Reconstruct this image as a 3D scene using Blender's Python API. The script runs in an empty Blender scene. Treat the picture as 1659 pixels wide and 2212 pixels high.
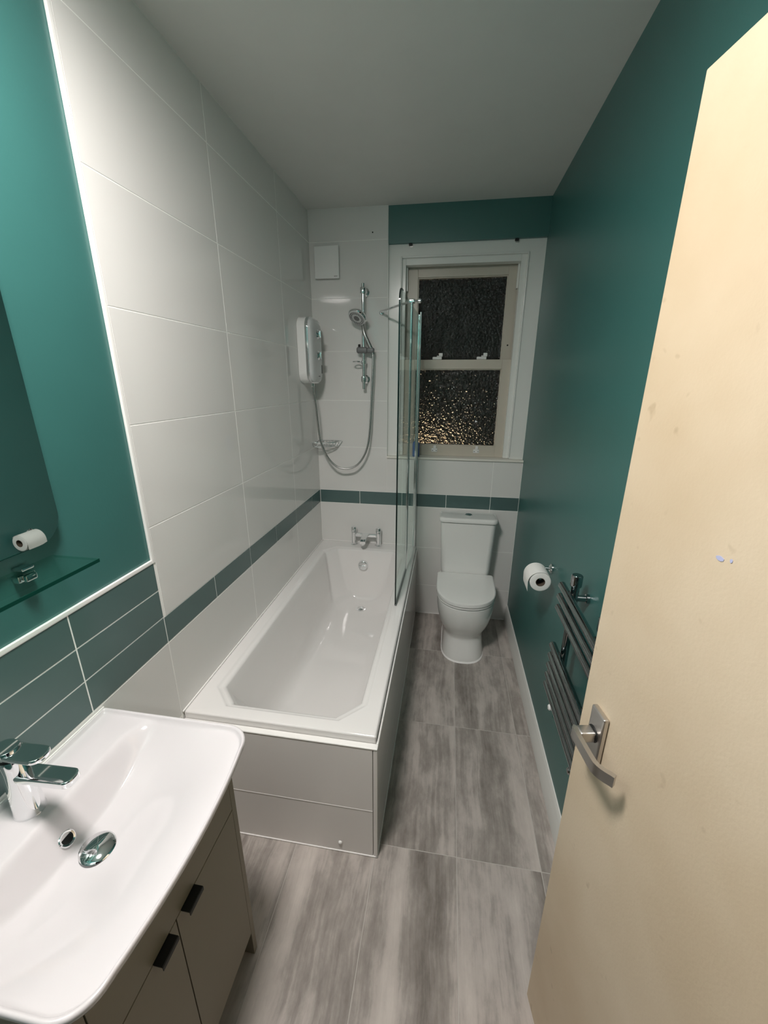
import bpy, bmesh, math, random
from mathutils import Vector, Matrix
random.seed(7)
PI = math.pi
S = bpy.context.scene
COL = S.collection

# ------------------------------------------------------------------ camera
CAM = (0.8981, -2.7381, 1.6986)
ROT = Matrix(((0.987873, -0.051805, 0.146368), (0.155208, 0.303845, -0.939994), (0.004223, 0.951312, 0.308201)))
cd = bpy.data.cameras.new('camera'); cam = bpy.data.objects.new('camera', cd); COL.objects.link(cam)
cd.sensor_fit = 'HORIZONTAL'; cd.sensor_width = 36.0; cd.lens = 36.0 * 869.83 / 1659.0; cd.clip_start = 0.01
cam.matrix_world = Matrix.Translation(CAM) @ ROT.to_4x4()
S.camera = cam
# ------------------------------------------------------------------ world (night) and exposure
w = bpy.data.worlds.new('night'); S.world = w; w.use_nodes = True
w.node_tree.nodes['Background'].inputs[0].default_value = (0.55, 0.6, 0.75, 1)
w.node_tree.nodes['Background'].inputs[1].default_value = 0.012
S.view_settings.view_transform = 'Standard'; S.view_settings.look = 'None'
S.view_settings.exposure = 0.0; S.view_settings.gamma = 1.0; S.view_settings.use_curve_mapping = False
S.cycles.use_denoising = True
S.cycles.max_bounces = 9; S.cycles.diffuse_bounces = 4; S.cycles.glossy_bounces = 4
S.cycles.transmission_bounces = 6; S.cycles.transparent_max_bounces = 10
LAMP = (0.45, -2.28)          # the round ceiling lamp
LAMP_STRENGTH = 143.0

W, H = 1.40, 2.672            # room width, ceiling height
YF = -2.82                    # wall with the doorway

# ------------------------------------------------------------------ materials
def lin(r, g, b):
    f = lambda c: (c/255/12.92) if c/255 <= .04045 else ((c/255+.055)/1.055)**2.4
    return (f(r), f(g), f(b), 1)
class NT:
    def __init__(s, name):
        s.m = bpy.data.materials.new(name); s.m.use_nodes = True
        s.t = s.m.node_tree; s.b = s.t.nodes['Principled BSDF']; s.o = s.t.nodes['Material Output']
    def n(s, typ, **kw):
        x = s.t.nodes.new(typ)
        for k, v in kw.items():
            if k in x.inputs.keys(): x.inputs[k].default_value = v
            else: setattr(x, k, v)
        return x
    def l(s, a, ai, b, bi): s.t.links.new(a.outputs[ai], b.inputs[bi])
    def coords(s, scale=(1, 1, 1), kind='Object'):
        c = s.n('ShaderNodeTexCoord'); m = s.n('ShaderNodeMapping'); m.inputs['Scale'].default_value = scale
        s.l(c, kind, m, 'Vector'); return m
def mat(name, col, rough=.4, metal=0., bump=0., bscale=40., bscl=(1, 1, 1), mottle=0., coat=0., spec=.5, rvar=0.):
    k = NT(name); b = k.b
    b.inputs['Base Color'].default_value = col; b.inputs['Roughness'].default_value = rough
    b.inputs['Metallic'].default_value = metal; b.inputs['Specular IOR Level'].default_value = spec
    b.inputs['Coat Weight'].default_value = coat
    m = k.coords(bscl)
    nz = k.n('ShaderNodeTexNoise', Scale=bscale, Detail=3.0); k.l(m, 0, nz, 'Vector')
    if bump:
        bp = k.n('ShaderNodeBump', Strength=bump, Distance=.002); k.l(nz, 0, bp, 'Height'); k.l(bp, 0, b, 'Normal')
    if mottle:
        n2 = k.n('ShaderNodeTexNoise', Scale=7.0, Detail=4.0); k.l(m, 0, n2, 'Vector')
        mx = k.n('ShaderNodeMix', data_type='RGBA', blend_type='MULTIPLY'); mx.inputs[0].default_value = mottle
        mx.inputs[6].default_value = col
        rp = k.n('ShaderNodeValToRGB'); rp.color_ramp.elements[0].position = .3; rp.color_ramp.elements[1].position = .7
        rp.color_ramp.elements[0].color = (.75, .75, .75, 1); rp.color_ramp.elements[1].color = (1.1, 1.1, 1.1, 1)
        k.l(n2, 0, rp, 0); k.l(rp, 0, mx, 7); k.l(mx, 2, b, 'Base Color')
    if rvar:
        mr = k.n('ShaderNodeMapRange'); mr.inputs[3].default_value = rough-rvar; mr.inputs[4].default_value = rough+rvar
        k.l(nz, 0, mr, 0); k.l(mr, 0, b, 'Roughness')
    return k.m
TILEWHITE = lin(230, 229, 226)
M = {}
M['teal_paint'] = mat('teal_paint', lin(56, 109, 105), .38, spec=.85, bump=.10, bscale=160, mottle=.12)
M['ceiling'] = mat('ceiling_paint', lin(230, 229, 225), .7, bump=.06, bscale=220, mottle=.08)
M['tile_white'] = mat('glossy_white_tile', TILEWHITE, .055, bump=.045, bscale=9, rvar=.01)
M['tile_teal'] = mat('teal_tile', lin(86, 110, 108), .22, bump=.05, bscale=14, mottle=.15)
M['grout'] = mat('white_grout', lin(252, 252, 248), .8, bump=.1, bscale=300)
M['floor_grout'] = mat('floor_grout', lin(196, 192, 186), .8, bump=.2, bscale=300)
M['trim_white'] = mat('white_plastic_trim', lin(246, 245, 242), .28, bump=.02)
M['gloss_paint'] = mat('white_gloss_paint', lin(238, 239, 235), .22, bump=.10, bscale=30, bscl=(1, 1, .3))
M['sash_paint'] = mat('beige_sash_paint', lin(206, 198, 184), .35, bump=.12, bscale=30, mottle=.1)
M['sill_paint'] = mat('sill_paint', lin(232, 229, 220), .5, bump=.1, bscale=30)
M['acrylic'] = mat('white_acrylic', lin(238, 236, 234), .10, bump=.015, bscale=6, coat=.4)
M['panel'] = mat('bath_panel_white', lin(236, 233, 230), .14, bump=.04, bscale=9)
M['ceramic'] = mat('white_ceramic', lin(220, 216, 218), .09, bump=.01, bscale=6, coat=.4)
M['ceramic_wc'] = mat('white_toilet_ceramic', lin(243, 243, 240), .10, bump=.01, bscale=6, coat=.4)
M['seat'] = mat('toilet_seat_plastic', lin(242, 242, 239), .16, bump=.01)
M['silicone'] = mat('white_silicone', lin(250, 248, 246), .4, bump=.05)
M['chrome'] = mat('chrome', (.86, .87, .88, 1), .06, 1.0, bump=.004)
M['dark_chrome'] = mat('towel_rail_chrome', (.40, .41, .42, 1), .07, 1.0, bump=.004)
M['steel'] = mat('brushed_steel', (.60, .58, .56, 1), .34, 1.0, bump=.05, bscale=120, bscl=(1, 20, 1))
M['grey_plastic'] = mat('grey_plastic', lin(118, 120, 120), .35)
M['satin'] = mat('satin_hose_steel', (.58, .58, .57, 1), .24, 1.0, bump=.3, bscale=500)
M['black'] = mat('matt_black', lin(14, 14, 14), .5, bump=.05)
M['hole'] = mat('black_void', lin(6, 6, 6), .8)
M['white_plastic'] = mat('white_plastic', lin(240, 240, 238), .25, bump=.01)
M['face_plastic'] = mat('shower_face_plastic', lin(216, 218, 218), .18, bump=.01)
M['cabinet'] = mat('greige_cabinet', lin(138, 130, 113), .42, bump=.04, bscale=80)
M['plinth'] = mat('dark_plinth', lin(60, 50, 40), .6)
M['paper'] = mat('tissue_paper', lin(240, 240, 236), .9, bump=.35, bscale=220)
M['card'] = mat('brown_card_tube', lin(84, 72, 60), .9)
M['blue'] = mat('blue_plastic', lin(20, 90, 170), .3)
M['chip'] = mat('blue_paint_fleck', lin(178, 182, 214), .6)
M['mirror'] = mat('mirror_silver', (.82, .86, .84, 1), .008, 1.0)
M['mirror_edge'] = mat('mirror_edge', lin(40, 60, 55), .2)
M['mark'] = mat('grey_print', lin(95, 95, 95), .6)

def door_mat():
    k = NT('cream_door_paint'); b = k.b; m = k.coords((1, 1, 1))
    n1 = k.n('ShaderNodeTexNoise', Scale=2.2, Detail=5.0); k.l(m, 0, n1, 'Vector')
    r1 = k.n('ShaderNodeValToRGB'); e = r1.color_ramp.elements
    e[0].position = .32; e[0].color = lin(198, 177, 147); e[1].position = .62; e[1].color = lin(216, 199, 174)
    k.l(n1, 0, r1, 0)
    n2 = k.n('ShaderNodeTexNoise', Scale=26.0, Detail=2.0); k.l(m, 0, n2, 'Vector')
    r2 = k.n('ShaderNodeValToRGB'); e = r2.color_ramp.elements
    e[0].position = .70; e[0].color = (1, 1, 1, 1); e[1].position = .78; e[1].color = (.66, .62, .56, 1)
    k.l(n2, 0, r2, 0)
    mx = k.n('ShaderNodeMix', data_type='RGBA', blend_type='MULTIPLY'); mx.inputs[0].default_value = .55
    k.l(r1, 0, mx, 6); k.l(r2, 0, mx, 7); k.l(mx, 2, b, 'Base Color')
    b.inputs['Roughness'].default_value = .48
    n3 = k.n('ShaderNodeTexNoise', Scale=180.0); k.l(m, 0, n3, 'Vector')
    bp = k.n('ShaderNodeBump', Strength=.12, Distance=.002); k.l(n3, 0, bp, 'Height'); k.l(bp, 0, b, 'Normal')
    return k.m
M['door'] = door_mat()

def floor_mat():
    k = NT('grey_veined_floor_tile'); b = k.b
    tc = k.n('ShaderNodeTexCoord'); oi = k.n('ShaderNodeObjectInfo')
    mul = k.n('ShaderNodeVectorMath', operation='SCALE'); k.l(oi, 'Random', mul, 'Scale'); mul.inputs[0].default_value = (9., 17., 5.)
    add = k.n('ShaderNodeVectorMath', operation='ADD'); k.l(tc, 'Object', add, 0); k.l(mul, 0, add, 1)
    # slow wander of the veins
    wn = k.n('ShaderNodeTexNoise', Scale=3.5, Detail=4.0); k.l(add, 0, wn, 'Vector')
    ws = k.n('ShaderNodeVectorMath', operation='SCALE'); ws.inputs['Scale'].default_value = .05; k.l(wn, 1, ws, 0)
    ad2 = k.n('ShaderNodeVectorMath', operation='ADD'); k.l(add, 0, ad2, 0); k.l(ws, 0, ad2, 1)
    def streak(sc, scale, det):
        m = k.n('ShaderNodeMapping'); m.inputs['Scale'].default_value = sc; k.l(ad2, 0, m, 'Vector')
        n = k.n('ShaderNodeTexNoise', Scale=scale, Detail=det); n.inputs['Roughness'].default_value = .65; k.l(m, 0, n, 'Vector'); return n
    a = streak((6, .5, 1), 1.25, 2.5); f = streak((30, 1.1, 1), 2.6, 7.0); g = streak((2.4, 1.0, 1), 7.0, 9.0)
    m1 = k.n('ShaderNodeMix', data_type='FLOAT'); m1.inputs[0].default_value = .30; k.l(a, 0, m1, 2); k.l(f, 0, m1, 3)
    m2 = k.n('ShaderNodeMix', data_type='FLOAT'); m2.inputs[0].default_value = .34; k.l(m1, 0, m2, 2); k.l(g, 0, m2, 3)
    r = k.n('ShaderNodeValToRGB'); e = r.color_ramp.elements
    e[0].position = .36; e[0].color = lin(118, 111, 105); e[1].position = .64; e[1].color = lin(206, 198, 191)
    x = e.new(.47); x.color = lin(160, 153, 147); x = e.new(.53); x.color = lin(186, 178, 172)
    k.l(m2, 0, r, 0); k.l(r, 0, b, 'Base Color')
    b.inputs['Roughness'].default_value = .36
    bp = k.n('ShaderNodeBump', Strength=.18, Distance=.002); k.l(m2, 0, bp, 'Height'); k.l(bp, 0, b, 'Normal')
    return k.m
M['floor_tile'] = floor_mat()

def clear_glass(name, tint, ior=1.5, edge=None):
    k = NT(name); k.t.nodes.remove(k.b)
    tr = k.n('ShaderNodeBsdfTransparent'); tr.inputs[0].default_value = tint
    gl = k.n('ShaderNodeBsdfGlossy'); gl.inputs['Roughness'].default_value = .01; gl.inputs[0].default_value = (1, 1, 1, 1)
    lw = k.n('ShaderNodeLayerWeight'); lw.inputs[0].default_value = .5
    pw = k.n('ShaderNodeMath', operation='POWER'); pw.inputs[1].default_value = 5.0; k.l(lw, 'Facing', pw, 0)
    ma = k.n('ShaderNodeMath', operation='MULTIPLY_ADD'); ma.inputs[1].default_value = .36; ma.inputs[2].default_value = .035; k.l(pw, 0, ma, 0)
    mx = k.n('ShaderNodeMixShader'); k.l(ma, 0, mx, 0); k.l(tr, 0, mx, 1); k.l(gl, 0, mx, 2); k.l(mx, 0, k.o, 0)
    return k.m
M['glass'] = clear_glass('clear_shower_glass', (.90, .955, .935, 1))
M['shelf_glass'] = clear_glass('green_shelf_glass', (.88, .96, .93, 1))
M['glass_edge'] = mat('dark_glass_edge', lin(16, 30, 28), .12)
M['shelf_edge'] = mat('green_glass_edge', lin(14, 62, 52), .15)

def obscure_glass():
    k = NT('hammered_obscure_glass'); b = k.b
    b.inputs['Base Color'].default_value = (.9, .9, .88, 1); b.inputs['Transmission Weight'].default_value = 1.0
    b.inputs['Roughness'].default_value = .085; b.inputs['IOR'].default_value = 1.5
    m = k.coords((1, 1, 1)); vo = k.n('ShaderNodeTexVoronoi', Scale=75.0); vo.feature = 'SMOOTH_F1'; k.l(m, 0, vo, 'Vector')
    nz = k.n('ShaderNodeTexNoise', Scale=60.0, Detail=2.0); k.l(m, 0, nz, 'Vector')
    ad = k.n('ShaderNodeMath', operation='ADD'); k.l(vo, 0, ad, 0); k.l(nz, 0, ad, 1)
    bp = k.n('ShaderNodeBump', Strength=1.0, Distance=.0085); k.l(ad, 0, bp, 'Height'); k.l(bp, 0, b, 'Normal')
    return k.m
M['obscure'] = obscure_glass()
def emit(name, col, st):
    k = NT(name); b = k.b
    b.inputs['Base Color'].default_value = (.8, .8, .8, 1); b.inputs['Emission Color'].default_value = col
    b.inputs['Emission Strength'].default_value = st; return k.m

# ------------------------------------------------------------------ mesh helpers
class MB:
    """collects shapes; build() links them as one mesh object"""
    def __init__(s): s.v = []; s.f = []
    def add(s, vs, fs):
        o = len(s.v); s.v += [tuple(p) for p in vs]; s.f += [tuple(i+o for i in f) for f in fs]; return s
    def box(s, x0, x1, y0, y1, z0, z1, bev=0., seg=2, mtx=None):
        bm = bmesh.new(); bmesh.ops.create_cube(bm, size=1)
        for p in bm.verts: p.co = Vector(((x0+x1)/2+p.co.x*(x1-x0), (y0+y1)/2+p.co.y*(y1-y0), (z0+z1)/2+p.co.z*(z1-z0)))
        if bev: bmesh.ops.bevel(bm, geom=list(bm.edges), offset=bev, segments=seg, profile=.5, affect='EDGES')
        if mtx: bm.transform(mtx)
        bm.verts.index_update(); s.add([p.co[:] for p in bm.verts], [[p.index for p in f.verts] for f in bm.faces]); bm.free(); return s
    def loft(s, rings, cap0=True, cap1=True):
        n = len(rings[0]); vs = [p for r in rings for p in r]; fs = []
        for i in range(len(rings)-1):
            for j in range(n):
                a, b = i*n+j, i*n+(j+1) % n; fs.append((a, b, b+n, a+n))
        if cap0: fs.append(tuple(reversed(range(n))))
        if cap1: fs.append(tuple((len(rings)-1)*n+j for j in range(n)))
        return s.add(vs, fs)
    def tube(s, path, r, n=12, smooth=0, radii=None):
        P = [Vector(p) for p in path]
        if smooth:
            Q = []
            for i in range(len(P)-1):
                p0, p1, p2, p3 = P[max(i-1, 0)], P[i], P[i+1], P[min(i+2, len(P)-1)]
                for k in range(smooth):
                    t = k/smooth
                    Q.append(.5*((2*p1)+(p2-p0)*t+(2*p0-5*p1+4*p2-p3)*t*t+(3*p1-p0-3*p2+p3)*t**3))
            P = Q+[P[-1]]
        rings = []; up = None
        for i, p in enumerate(P):
            t = (P[min(i+1, len(P)-1)]-P[max(i-1, 0)]).normalized()
            if up is None:
                up = Vector((0, 0, 1)) if abs(t.z) < .9 else Vector((1, 0, 0))
            a = t.cross(up).normalized(); b = a.cross(t).normalized(); up = b
            rr = radii[i] if radii else r
            rings.append([p+rr*(math.cos(2*PI*k/n)*a+math.sin(2*PI*k/n)*b) for k in range(n)])
        return s.loft(rings)
    def lathe(s, prof, origin, axis=(0, 0, 1), n=32):
        ax = Vector(axis).normalized(); up = Vector((0, 0, 1)) if abs(ax.z) < .9 else Vector((1, 0, 0))
        a = ax.cross(up).normalized(); b = ax.cross(a).normalized(); o = Vector(origin)
        return s.loft([[o+ax*h+max(r, 1e-5)*(math.cos(2*PI*k/n)*a+math.sin(2*PI*k/n)*b) for k in range(n)] for r, h in prof])
    def prism(s, poly, fn, d0, d1, bev=0.):
        """poly of (u,v); fn(u,v,d) -> point; extruded d0..d1, optional soft edge"""
        if bev:
            def inset(pl, a):
                c = (sum(p[0] for p in pl)/len(pl), sum(p[1] for p in pl)/len(pl)); out = []
                for i, p in enumerate(pl):
                    q0, q1 = pl[i-1], pl[(i+1) % len(pl)]; t = Vector((q1[0]-q0[0], q1[1]-q0[1]))
                    nn = Vector((-t.y, t.x)).normalized() if t.length else Vector((0, 0))
                    if nn.dot(Vector((c[0]-p[0], c[1]-p[1]))) < 0: nn = -nn
                    out.append((p[0]+nn.x*a, p[1]+nn.y*a))
                return out
            i1 = inset(poly, bev*.3); i2 = inset(poly, bev)
            sg = 1 if d1 > d0 else -1
            rs = [(i2, d0), (i1, d0+sg*bev*.3), (poly, d0+sg*bev), (poly, d1-sg*bev), (i1, d1-sg*bev*.3), (i2, d1)]
        else: rs = [(poly, d0), (poly, d1)]
        return s.loft([[fn(u, v, d) for u, v in pl] for pl, d in rs])
    def build(s, name, m, parent=None, smooth=40):
        me = bpy.data.meshes.new(name); me.from_pydata(s.v, [], s.f); me.update()
        bm = bmesh.new(); bm.from_mesh(me); bmesh.ops.recalc_face_normals(bm, faces=bm.faces); bm.to_mesh(me); bm.free()
        return link(name, me, m, parent, smooth)
def link(name, me, m, parent=None, smooth=40):
    if m is not None and not me.materials: me.materials.append(M[m] if isinstance(m, str) else m)
    if smooth:
        for p in me.polygons: p.use_smooth = True
        me.set_sharp_from_angle(angle=math.radians(smooth))
    o = bpy.data.objects.new(name, me); COL.objects.link(o)
    if smooth and smooth >= 35:
        wm = o.modifiers.new('weighted_normal', 'WEIGHTED_NORMAL'); wm.keep_sharp = True; wm.weight = 80
    if parent is not None:
        o.parent = parent; bpy.context.view_layer.update() if False else None
        o.matrix_parent_inverse = parent.matrix_basis.inverted()
    return o
def tag(o, label, cat, group=None, kind=None):
    o['label'] = label; o['category'] = cat
    if group: o['group'] = group
    if kind: o['kind'] = kind
    return o
def thing(name, label, cat, loc=(0, 0, 0), group=None, kind=None):
    o = bpy.data.objects.new(name, None); COL.objects.link(o); o.location = loc; o.empty_display_size = .05
    return tag(o, label, cat, group, kind)
def rrect(cx, cy, hw, hh, r, n=6):
    out = []
    for k, (sx, sy) in enumerate(((1, 1), (-1, 1), (-1, -1), (1, -1))):
        for i in range(n+1):
            a = k*PI/2+i/n*PI/2
            out.append((cx+sx*(hw-r)+r*math.cos(a), cy+sy*(hh-r)+r*math.sin(a)))
    return out
_tilecache = {}
def tile(name, m, parent, axis, u0, u1, v0, v1, face, th=.0032, bev=.0006):
    """flat tile piece; axis 'x': u=y v=z front at x=face; 'y': u=x v=z front at y=face; 'z': u=x v=y top at z=face"""
    key = (m, axis, round(u1-u0, 4), round(v1-v0, 4))
    if key not in _tilecache:
        du, dv = u1-u0, v1-v0; b = MB(); lo = -th; bb = bev
        def P(u, v, d):
            return {'x': (d, u, v), 'y': (u, -d, v), 'z': (u, v, d)}[axis]
        rings = [[P(sx*(du/2-i), sy*(dv/2-i), d) for sx, sy in ((1, 1), (-1, 1), (-1, -1), (1, -1))] for i, d in ((0, lo), (0, -bb), (bb, 0))]
        b.loft(rings)
        o = b.build(name, m, parent, 30); _tilecache[key] = o.data
    else:
        o = bpy.data.objects.new(name, _tilecache[key]); COL.objects.link(o); o.parent = parent
        o.matrix_parent_inverse = parent.matrix_basis.inverted()
    c = ((u0+u1)/2, (v0+v1)/2)
    o.location = {'x': (face, c[0], c[1]), 'y': (c[0], face, c[1]), 'z': (c[0], c[1], face)}[axis]
    return o

# ================================================================== STRUCTURE
# floor
fl = MB().box(-.12, W+.12, YF-.1, .12, -.08, -.0006).build('floor', 'floor_grout', smooth=0)
tag(fl, 'grey veined long floor tiles running from doorway to toilet', 'floor', kind='structure')
fx = [.006, .098, .403, .708, 1.013, 1.318, 1.398]; fy = [YF-.09, -2.277, -1.668, -1.059, -.450, -.001]; g = .0012
for i in range(len(fx)-1):
    for j in range(len(fy)-1):
        tile('floor_tile', 'floor_tile', fl, 'z', fx[i]+g, fx[i+1]-g, fy[j]+g, fy[j+1]-g, 0.0, .0034, .0004)
# ceiling
ce = MB().box(-.12, W+.12, YF-.1, .12, H, H+.1).build('ceiling', 'ceiling', smooth=0)
tag(ce, 'plain matt off-white ceiling', 'ceiling', kind='structure')
# left wall
wl = MB().box(-.12, -.0065, YF, .12, 0, H).build('wall_left', 'teal_paint', smooth=0)
tag(wl, 'left wall of white tiles with teal tile band and teal paint', 'wall', kind='structure')
YT, ZT = -1.7026, 1.1554
# grout beds
MB().box(-.0065, -.0007, YT, .004, 0, H).box(-.0065, -.0007, YF, YT, 0, ZT).build('grout_bed', 'grout', wl, 0)
rows = [.9505, 1.264, 1.576, 1.8845, 2.193, 2.502, H]; cols = [YT, -1.0966, -.4860, 0]
g = .0016
for i in range(3):
    for j in range(6):
        tile('wall_tile', 'tile_white', wl, 'x', cols[i]+g+(.007 if i == 0 else 0), cols[i+1]-g, rows[j]+g, rows[j+1]-g, 0)
low = [0.002, .240, .545, .8544]; lcols = [YF, -2.312, YT, -1.0966, -.4860, 0]
for i in range(5):
    for j in range(3):
        tile('wall_tile', 'tile_white', wl, 'x', lcols[i]+g, lcols[i+1]-g, low[j]+g, low[j+1]-g, 0)
band = [YT, -1.3994, -1.0950, -.7918, -.4885, -.1852, 0]; g2 = .0014
for i in range(6):
    tile('band_tile', 'tile_teal', wl, 'x', band[i]+g2, band[i+1]-g2, .8544+g, .9505-g, 0)
tcols = [YF, -2.616, -2.312, -2.008, YT]; trows = [.8544, .9525, 1.0515, ZT-.006]; g3 = .0018
for i in range(4):
    for j in range(3):
        tile('splashback_tile', 'tile_teal', wl, 'x', tcols[i]+g3, tcols[i+1]-g3, trows[j]+g3, trows[j+1]-g3, 0)
# white trims between paint and tile
t1 = MB().box(-.0064, .0022, YT-.006, YT+.006, ZT-.006, H-.001, .002).build('trim_1', 'trim_white')
tag(t1, 'white upright trim strip between teal paint and white wall tiles', 'trim', kind='structure')
t2 = MB().box(-.0064, .0022, YF+.001, YT-.0062, ZT-.006, ZT+.006, .002).build('trim_2', 'trim_white')
tag(t2, 'white level trim strip along the top of the teal splashback tiles', 'trim', kind='structure')
# right wall
wr = MB().box(W, W+.12, YF, .12, 0, H).build('wall_right', 'teal_paint', smooth=0)
tag(wr, 'plain dark teal painted wall on the right', 'wall', kind='structure')
prof = [(0, 0), (.013, 0), (.013, .088), (.010, .098), (.010, .104), (.006, .118), (.003, .128), (0, .130)]
br = MB().prism(prof, lambda u, v, d: (W-u-.0003, d, v+.0004), -2.74, -.004).build('baseboard_right', 'gloss_paint', smooth=25)
tag(br, 'white moulded skirting board along the teal wall', 'skirting board', kind='structure')
# back wall with the window opening
AYW = .030
XW0, XW1, ZW0, ZW1 = .490, W, 1.207, 2.480
wb = MB().box(-.12, XW0, .0065, .25, 0, H).box(XW0, W+.12, .0065, .25, ZW1, H).box(XW0, W+.12, .0065, .25, 0, ZW0).build('wall_back', 'teal_paint', smooth=0)
tag(wb, 'back wall, white tiles with teal band under the window', 'wall', kind='structure')
MB().box(0, XW0, .0007, .0065, 0, H).box(XW0, W, .0007, .0065, 0, ZW0).build('grout_bed', 'grout', wb, 0)
MB().box(XW0-.0012, XW0+.0012, .0004, AYW, ZW0+.0032, ZW1).build('tile_edge', 'gloss_paint', wb, 0)
for j in range(6):
    tile('wall_tile', 'tile_white', wb, 'y', .0012, XW0-.0012, rows[j]+g, rows[j+1]-g, 0) if rows[j] > 1.0 else None
bx = [.0012, .600, 1.2108, W-.0006]
# row just above the band: full row left of the window, cut row under the window
tile('wall_tile', 'tile_white', wb, 'y', .0012, XW0-.0012, .9505+g, 1.264-g, 0)
for a, b_ in ((XW0, .600), (.600, 1.2108), (1.2108, W-.0006)):
    tile('wall_tile', 'tile_white', wb, 'y', a+(g if a > XW0 else -.0005), b_-g, .9505+g, ZW0-.002, 0)
for i in range(3):
    for j in range(3):
        tile('wall_tile', 'tile_white', wb, 'y', bx[i]+g, bx[i+1]-g, low[j]+g, low[j+1]-g, 0)
bb = [.0012, .2945, .600, .9096, 1.2108, W-.0006]
for i in range(5):
    tile('band_tile', 'tile_teal', wb, 'y', bb[i]+g2, bb[i+1]-g2, .8544+g, .9505-g, 0)
MB().lathe([(0, 0), (.004, 0), (.004, .001), (0, .0012)], (.396, -.0002, 2.54), (0, -1, 0), 10).build('screw_hole', 'hole', wb)
MB().box(.735, W-.016, -.006, -.0002, .0005, .005, .001).build('floor_sealant', 'silicone', wb)
# wall with the doorway (behind the camera)
wf = MB().box(-.12, .52, YF-.1, YF, 0, H).box(.52, W+.12, YF-.1, YF, 2.12, H).box(1.395, W+.12, YF-.1, YF, 0, 2.12).build('wall_front', 'teal_paint', smooth=0)
tag(wf, 'teal wall holding the doorway beside the washbasin', 'wall', kind='structure')
t3 = MB().box(.50, .535, YF-.1, YF+.012, 0, 2.135, .003).box(.50, 1.398, YF-.1, YF+.012, 2.105, 2.135, .003).build('trim_3', 'gloss_paint')
tag(t3, 'white doorway lining around the door opening', 'trim', kind='structure')

# ------------------------------------------------------------------ door leaf (free edge in view)
dr = thing('door_1', 'cream painted flush door standing open with metal lever handle', 'door', (1.209, -1.999, 0), kind='structure')
dv = Vector((.175, -.985, 0)).normalized(); dn = Vector((-.985, -.175, 0)).normalized()   # along the leaf, out of the leaf
D0 = Vector((1.209, -1.999, 0))
def dp(s_, o_, z_): return D0+dv*s_+dn*o_+Vector((0, 0, z_))
def dbox(b, s0, s1, o0, o1, z0, z1, bev=0., seg=2):
    m = Matrix.Identity(4); m.col[0][:3] = dv; m.col[1][:3] = dn; m.col[2][:3] = (0, 0, 1); m.translation = D0
    return b.box(s0, s1, o0, o1, z0, z1, bev, seg, m)
dbox(MB(), 0, .775, -.038, 0, .008, 2.09, .0015).build('leaf', 'door', dr)
pl = dbox(MB(), .046, .090, .0003, .012, .968, 1.100, .0035, 3).build('handle_plate', 'steel', dr)
b = MB().lathe([(.0165, 0), (.0165, .0005), (.015, .002)], dp(.066, .0121, 1.046), dn, 24); b.build('handle_collar', 'black', dr)
# lever: stout neck, elbow, flat bar bent back to the door
b = MB()
hw = .0095
def bar(path, wz, b):
    rings = []
    for i, (s_, o_) in enumerate(path):
        p0, p1 = path[max(i-1, 0)], path[min(i+1, len(path)-1)]
        t = Vector((p1[0]-p0[0], p1[1]-p0[1])).normalized(); nn = Vector((-t.y, t.x))*.0045
        z = 1.046
        rings.append([dp(s_+nn.x, o_+nn.y, z+wz), dp(s_-nn.x, o_-nn.y, z+wz), dp(s_-nn.x, o_-nn.y, z-wz), dp(s_+nn.x, o_+nn.y, z-wz)])
    b.loft(rings)
dbox(b, .055, .079, .012, .043, 1.035, 1.058, .004, 3)
path = [(.057, .043), (.060, .0465), (.067, .0475)]+[(.075+.01*i, .0475) for i in range(6)]+[(.131+.006*i, .0475-.0006*i*i*1.15) for i in range(1, 6)]+[(.166, .0265)]
bar(path, .0115, b); b.build('lever', 'steel', dr, 30)
def chip(s_, z_, w_, h_):
    poly = [(s_+w_*math.cos(a)*(.8+.3*math.sin(3*a)), z_+h_*math.sin(a)*(1 if math.sin(a) > 0 else .35)) for a in [2*PI*i/10 for i in range(10)]]
    return MB().prism(poly, lambda u, v, d: dp(u, d, v), .0001, .0006).build('paint_fleck', 'chip', dr)
chip(.2155, 1.486, .007, .005); chip(.2315, 1.490, .0022, .004)

# ------------------------------------------------------------------ window
wn = thing('window_1', 'white sash window with two dark obscured glass panes', 'window', ((XW0+XW1)/2, .05, ZW0), kind='structure')
AY = .030
oz = ZW0+.0032; ax0, ax1 = XW0+.0013, XW1-.0005
b = MB().prism([(ax0, oz), (ax0, ZW1), (ax1, ZW1), (ax1, oz), (1.308, oz), (1.308, 2.408), (.567, 2.408), (.567, oz)], lambda u, v, d: (u, d, v), AY, .10)
b.build('architrave', 'gloss_paint', wn)
b = MB()
for (x0, x1) in ((.567, .594), (1.270, 1.308)):
    b.box(x0, x1, .042, .10, 1.212, 2.408, .002)
b.box(.594, 1.270, .042, .10, 2.372, 2.408, .002)
b.box(.564, .573, .022, .05, 1.214, 2.416, .003).box(1.302, 1.311, .022, .05, 1.214, 2.416, .003).box(.573, 1.302, .022, .05, 2.407, 2.416, .003)
b.build('staff_bead', 'gloss_paint', wn)
MB().box(XW0+.001, XW1-.0005, -.012, .16, ZW0-.012, ZW0+.003, .003).build('window_sill', 'sill_paint', wn)
MB().box(1.262, 1.2705, .09, .118, 2.24, 2.372, .001).build('sash_stop', 'gloss_paint', wn)
MB().box(.594, .602, .09, .118, 2.24, 2.372, .001).build('sash_stop', 'gloss_paint', wn)
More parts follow.
